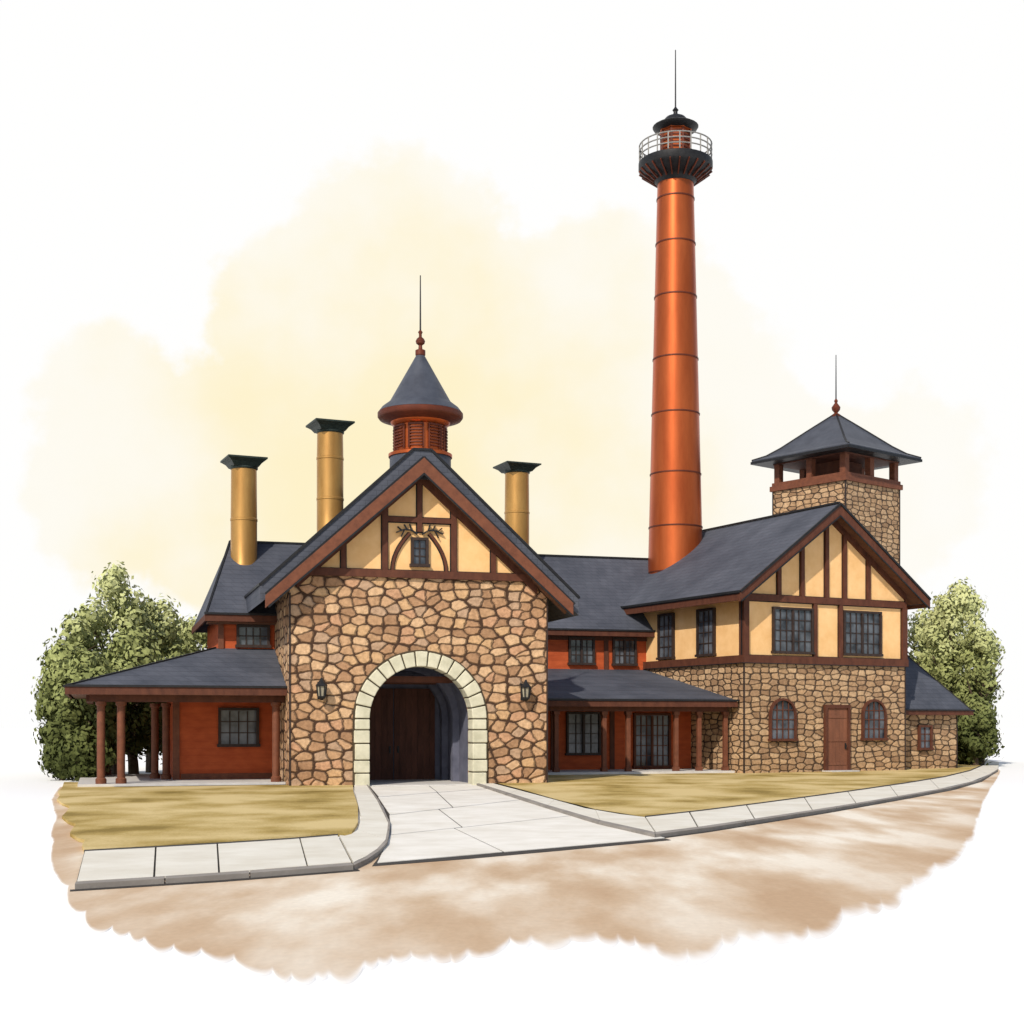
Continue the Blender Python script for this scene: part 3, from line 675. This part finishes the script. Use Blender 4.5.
# driveway
DW=gp([(366,784),(470,780),(482,783),(505,790),(530,799),(560,809),(600,820),(640,831),(671,839.5),(560,850),(470,858),(372,865.5),(384,850),(391,838),(390,822),(383,806),(373,792)],.02)
kind(M().pz(DW,.007,.012).obj('driveway_bed',JOINT_SHADOW))
def lerp2(P,Q,t): return (P[0]+(Q[0]-P[0])*t,P[1]+(Q[1]-P[1])*t)
Lr=[(368,784),(378,797),(389,815),(390,835),(376,863)]
Rr=[(470,780),(497,788),(528,799),(580,815),(666,838)]
dv=M()
def shrink(q,gx,gy):
    P=gp(q,.02); cx=sum(p[0] for p in P)/len(P); cy=sum(p[1] for p in P)/len(P)
    return [(cx+(x-cx)-math.copysign(gx,x-cx),cy+(y-cy)-math.copysign(gy,y-cy)) for x,y in P]
tops=[[.0,.55,1],[0,.50,1],[0,.36,1],[0,.34,1]]; bots=[[.0,.50,1],[0,.46,1],[0,.38,1],[0,.44,1]]
for i in range(4):
    a0_,a1_=Lr[i],Lr[i+1]; b0,b1=Rr[i],Rr[i+1]
    for j in range(2):
        q=[lerp2(a0_,b0,tops[i][j]),lerp2(a0_,b0,tops[i][j+1]),lerp2(a1_,b1,bots[i][j+1]),lerp2(a1_,b1,bots[i][j])]
        dv.pz(shrink(q,.016,[.12,.09,.06,.04][i]),.008,.022)
kind(dv.obj('driveway',DRIVE))
KL=[[(354,784),(357,800),(361,815),(359,829),(348,836),(339,835)],[(366,784),(377,800),(388,822),(387,838),(373,853),(353,862)]]
strip(gp(KL[0],ZL),gp(KL[1],ZL),ZL,'pavement',PAVE,[0,.3,.62,1],.03)
kerb(gp([(366,784),(377,800),(388,822),(387,838),(373,853),(353,863)],ZK),gp([(367.6,784.5),(379,800),(390,822),(389,840),(375,855),(354,865)],ZK),ZK,[0,.3,.5,.75,1])
KR=[[(489,781),(520,789),(555,799),(595,809),(645,817)],[(478,783),(510,793),(548,805),(600,820),(655,832)]]
strip(gp(KR[0],ZL),gp(KR[1],ZL),ZL,'pavement',PAVE,[0,.25,.5,.75,1],.03)
kerb(gp(KR[1],ZK),gp([(476.5,783.7),(507,793.7),(545.5,805.8),(598,821.5),(655,834.3)],ZK),ZK,[0,.25,.5,.75,1])
lowr=[(655,832),(708,825.5),(768,816.5),(828,807.5),(868,801),(913,793.5),(955,786),(982,778.5),(998,769)]
strip(gp(up_r,ZL),gp(lowr,ZL),ZL,'pavement',PAVE,[0,.1,.22,.34,.46,.58,.70,.82,.92,1],.07)
kind(M().pz(gp(up_r,ZL)+gp(lowr,ZL)[::-1],.007,ZL-.03).obj('pavement_bed',JOINT_SHADOW))
bed(gp([(x,y-1.0) for x,y in up_r],ZL),gp([(x,y+.1) for x,y in up_r],ZL),'lawn_edging',ZL+.004)
kerb(gp(lowr,ZK),gp([(x,y+2.3-(i*.2)) for i,(x,y) in enumerate(lowr)],ZK),ZK,[0,.2,.4,.6,.8,1])
bed(gp([(x,y+6.6-i*.55) for i,(x,y) in enumerate(lowr)],0),gp([(x,y+7.9-i*.65) for i,(x,y) in enumerate(lowr)],0),'kerb_shadow_line')  # same painted shadow strip along the foot of the right kerb
strip(gp([(984,765),(985,761),(968,758)],ZL),gp([(998,769),(999,762),(972,756.8)],ZL),ZL,'pavement',PAVE,[0,.5,1],.1)
# ================================================================== TREES
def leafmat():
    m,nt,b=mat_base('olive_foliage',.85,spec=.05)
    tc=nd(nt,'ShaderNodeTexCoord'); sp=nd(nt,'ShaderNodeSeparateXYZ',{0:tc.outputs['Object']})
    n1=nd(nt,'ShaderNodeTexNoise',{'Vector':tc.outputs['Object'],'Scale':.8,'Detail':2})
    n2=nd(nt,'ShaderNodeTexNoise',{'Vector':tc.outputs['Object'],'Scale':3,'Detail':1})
    f0=math_(nt,'MULTIPLY_ADD',sp.outputs[2],.11,-.47)  # crown shading painted into the leaf colour: dark at the base, paler upward
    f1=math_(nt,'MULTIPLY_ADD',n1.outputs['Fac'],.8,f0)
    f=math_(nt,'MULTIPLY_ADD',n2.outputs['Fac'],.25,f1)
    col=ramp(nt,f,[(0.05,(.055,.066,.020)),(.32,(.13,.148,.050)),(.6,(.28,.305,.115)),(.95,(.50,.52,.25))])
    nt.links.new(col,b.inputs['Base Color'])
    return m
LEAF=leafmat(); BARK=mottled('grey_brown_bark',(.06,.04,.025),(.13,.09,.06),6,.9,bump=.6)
def tree(px,d,hgt,rx,seed,low=.08,name='tree',label='leafy olive-green tree with rounded crown beside the building',n=60,lf=.14):
    rnd=random.Random(seed)
    x=(px-512)/F*d; e=root(name,x,d,rnd.uniform(0,6),label,'tree' if name=='tree' else 'bush')
    t=M(); tr_=.025*hgt+.03
    top=hgt*.62; segs=6; pts=[(rnd.uniform(-.1,.1)*k_*.5,rnd.uniform(-.1,.1)*k_*.5,top*k_/segs) for k_ in range(segs+1)]
    def limb(P,r0,r1,nn=8):
        vs=[];fs=[]
        for i,p in enumerate(P):
            r=r0+(r1-r0)*i/(len(P)-1)
            for j in range(nn): a_=2*math.pi*j/nn; vs.append((p[0]+r*math.cos(a_),p[1]+r*math.sin(a_),p[2]))
        for i in range(len(P)-1):
            for j in range(nn): fs.append((i*nn+j,i*nn+(j+1)%nn,(i+1)*nn+(j+1)%nn,(i+1)*nn+j))
        t.add(vs,fs)
    limb([(0,0,-.1)]+pts[1:],tr_*1.3,tr_*.5)
    for k_ in range(7):
        p=Vector(pts[rnd.randint(1,segs)]); a_=rnd.uniform(0,6.28); L=rx*rnd.uniform(.6,.9)
        q=p+Vector((math.cos(a_)*L,math.sin(a_)*L,hgt*rnd.uniform(.1,.28))); mid=p.lerp(q,.5)+Vector((0,0,.15))
        limb([tuple(p),tuple(mid),tuple(q)],tr_*.45,tr_*.12,6)
    t.obj('trunk',BARK,e,smooth=True)
    vs=[];fs=[]
    cz=hgt*(low+1)/2; hz=hgt*(1-low)/2
    for k_ in range(n):
        while True:
            p=Vector((rnd.uniform(-1,1),rnd.uniform(-1,1),rnd.uniform(-1,1)))
            if .25<p.length<1: break
        p=p.normalized()*(p.length**.5)
        cr=rnd.uniform(.13,.3)*rx+.22
        taper=1-.35*max(0,p.z)
        C=Vector((p.x*(rx-cr*.8)*taper,p.y*(rx-cr*.8)*taper,cz+p.z*(hz-cr*.6)))
        for q in range(115):
            dv_=Vector((rnd.gauss(0,1),rnd.gauss(0,1),rnd.gauss(0,.8))).normalized()*cr*(rnd.uniform(.6,1.08) if rnd.random()<.86 else rnd.uniform(1.05,1.5))
            o=C+dv_
            if o.z<.05: continue
            s=lf*rnd.uniform(.5,1.15)
            nrm=(dv_.normalized()+Vector((rnd.gauss(0,.2),rnd.gauss(0,.2),rnd.gauss(0,.2)))).normalized()
            a1_=nrm.orthogonal().normalized(); a1_.rotate(Matrix.Rotation(rnd.uniform(0,6.28),3,nrm)); b1=nrm.cross(a1_)
            i0=len(vs)
            vs+= [tuple(o-a1_*s),tuple(o-b1*s*.6),tuple(o+a1_*s),tuple(o+b1*s*.6)]
            fs.append((i0,i0+1,i0+2,i0+3))
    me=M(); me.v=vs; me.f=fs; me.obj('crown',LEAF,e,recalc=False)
tree(80,55,6.9,1.5,1); tree(114,57,8.6,1.8,2,n=65); tree(152,59,7.7,1.9,3,n=65); tree(196,64,7.8,2.1,4); tree(180,66,6.9,2.2,21)
tree(134,54,5.8,1.8,5); tree(92,52,4.8,1.5,6); tree(64,53,5.0,1.1,9,n=45)
tree(62,50.5,2.2,.8,7,low=0,name='shrub',label='low dense green shrub under the trees',n=24)
tree(86,49.8,1.9,1.1,8,low=0,name='shrub',label='low dense green shrub under the trees',n=26)
tree(930,75,8.6,2.1,11); tree(956,70,9.6,1.9,12,n=70); tree(979,68,7.2,1.3,13)
tree(943,77,8.0,2.0,14); tree(976,67,3.4,1.2,15,low=0,name='shrub',label='low dense green shrub under the trees',n=30)
tree(962,69,2.6,1.2,16,low=0,name='shrub',label='low dense green shrub under the trees',n=30)
# ================================================================== SKY
RD=700; vs=[];fs=[]; NA=30; NE=12
for j in range(NE+1):
    el=math.radians(-2+50*j/NE)
    for i in range(NA+1):
        az=math.radians(-50+100*i/NA); vs.append((RD*math.cos(el)*math.sin(az),RD*math.cos(el)*math.cos(az),RD*math.sin(el)))
for j in range(NE):
    for i in range(NA): a_=j*(NA+1)+i; fs.append((a_,a_+1,a_+NA+2,a_+NA+1))
m=bpy.data.materials.new('pale_sky_with_yellow_cloud'); m.use_nodes=True; nt=m.node_tree; nt.nodes.clear()
tc=nd(nt,'ShaderNodeTexCoord'); sp=nd(nt,'ShaderNodeSeparateXYZ',{0:tc.outputs['Object']})
yy=math_(nt,'MAXIMUM',sp.outputs[1],1.0)
vec=nd(nt,'ShaderNodeCombineXYZ',{0:math_(nt,'DIVIDE',sp.outputs[0],yy),1:math_(nt,'DIVIDE',sp.outputs[2],yy),2:0.0}).outputs[0]
blobs=[(115,390,78),(115,490,90),(210,430,80),(390,250,108),(300,320,95),(450,400,190),(620,330,125),(690,430,130),(860,500,110),(912,460,76),(540,285,70),(250,520,110),(640,540,120)]
cur=None
for x,y,r in blobs:
    dn=nd(nt,'ShaderNodeVectorMath',{0:vec,1:((x-512)/F,(HY-y)/F,0)},operation='DISTANCE').outputs['Value']
    dn=math_(nt,'SUBTRACT',dn,r/F)
    cur=dn if cur is None else nd(nt,'ShaderNodeMath',{0:cur,1:dn,2:.02},operation='SMOOTH_MIN').outputs[0]
n1=nd(nt,'ShaderNodeTexNoise',{'Vector':vec,'Scale':22,'Detail':9,'Roughness':.55})
n2=nd(nt,'ShaderNodeTexNoise',{'Vector':vec,'Scale':9,'Detail':6,'Roughness':.5})
cur2=math_(nt,'ADD',cur,math_(nt,'MULTIPLY_ADD',n1.outputs['Fac'],.07,-.035))
mask=nd(nt,'ShaderNodeMapRange',{0:cur2,1:.006,2:-.010,3:0.0,4:1.0},interpolation_type='SMOOTHSTEP').outputs[0]
core=nd(nt,'ShaderNodeVectorMath',{0:vec,1:((380-512)/F,(HY-480)/F,0)},operation='DISTANCE').outputs['Value']
core=nd(nt,'ShaderNodeMapRange',{0:math_(nt,'ADD',core,math_(nt,'MULTIPLY_ADD',n2.outputs['Fac'],.50,-.25)),1:.30,2:.0,3:0.0,4:.58},interpolation_type='SMOOTHSTEP').outputs[0]
wt=math_(nt,'MULTIPLY_ADD',n2.outputs['Fac'],.30,.01)
tot=math_(nt,'MULTIPLY',math_(nt,'ADD',wt,core),mask)
col=nd(nt,'ShaderNodeMix',{0:tot,6:(1,1,.995,1),7:(.99,.84,.43,1)},data_type='RGBA',clamp_factor=True).outputs[2]
em=nd(nt,'ShaderNodeEmission',{'Color':col,'Strength':1.0}); out_=nd(nt,'ShaderNodeOutputMaterial',{'Surface':em.outputs[0]})
mm=M(); mm.v=vs; mm.f=fs; kind(mm.obj('sky',m,recalc=False))
# ================================================================== LIGHT
sd=Vector((-.32,-.72,.62)).normalized()
el=math.asin(sd.z); az=math.atan2(sd.x,sd.y)
wd=bpy.data.worlds.new('World'); S.world=wd; wd.use_nodes=True; nt=wd.node_tree
bg=nt.nodes['Background']; sk=nd(nt,'ShaderNodeTexSky',sky_type='NISHITA'); sk.sun_disc=False; sk.sun_elevation=el; sk.sun_rotation=az
nt.links.new(sk.outputs[0],bg.inputs[0]); bg.inputs[1].default_value=.13
l=bpy.data.lights.new('sun','SUN'); l.energy=4.0; l.angle=math.radians(.6); l.color=(1,.92,.80)
lo=bpy.data.objects.new('sun',l); lo.rotation_euler=sd.to_track_quat('Z','Y').to_euler(); lo.location=(0,0,60); S.collection.objects.link(lo)
cam=bpy.data.cameras.new('camera'); cam.lens=F/1024*36; cam.sensor_width=36; cam.shift_y=(HY-512)/1024; cam.clip_end=3000
co=bpy.data.objects.new('camera',cam); co.location=(0,0,EYE); co.rotation_euler=(math.pi/2,0,0); S.collection.objects.link(co); S.camera=co
S.view_settings.view_transform='Standard'; S.view_settings.look='None'; S.view_settings.exposure=0
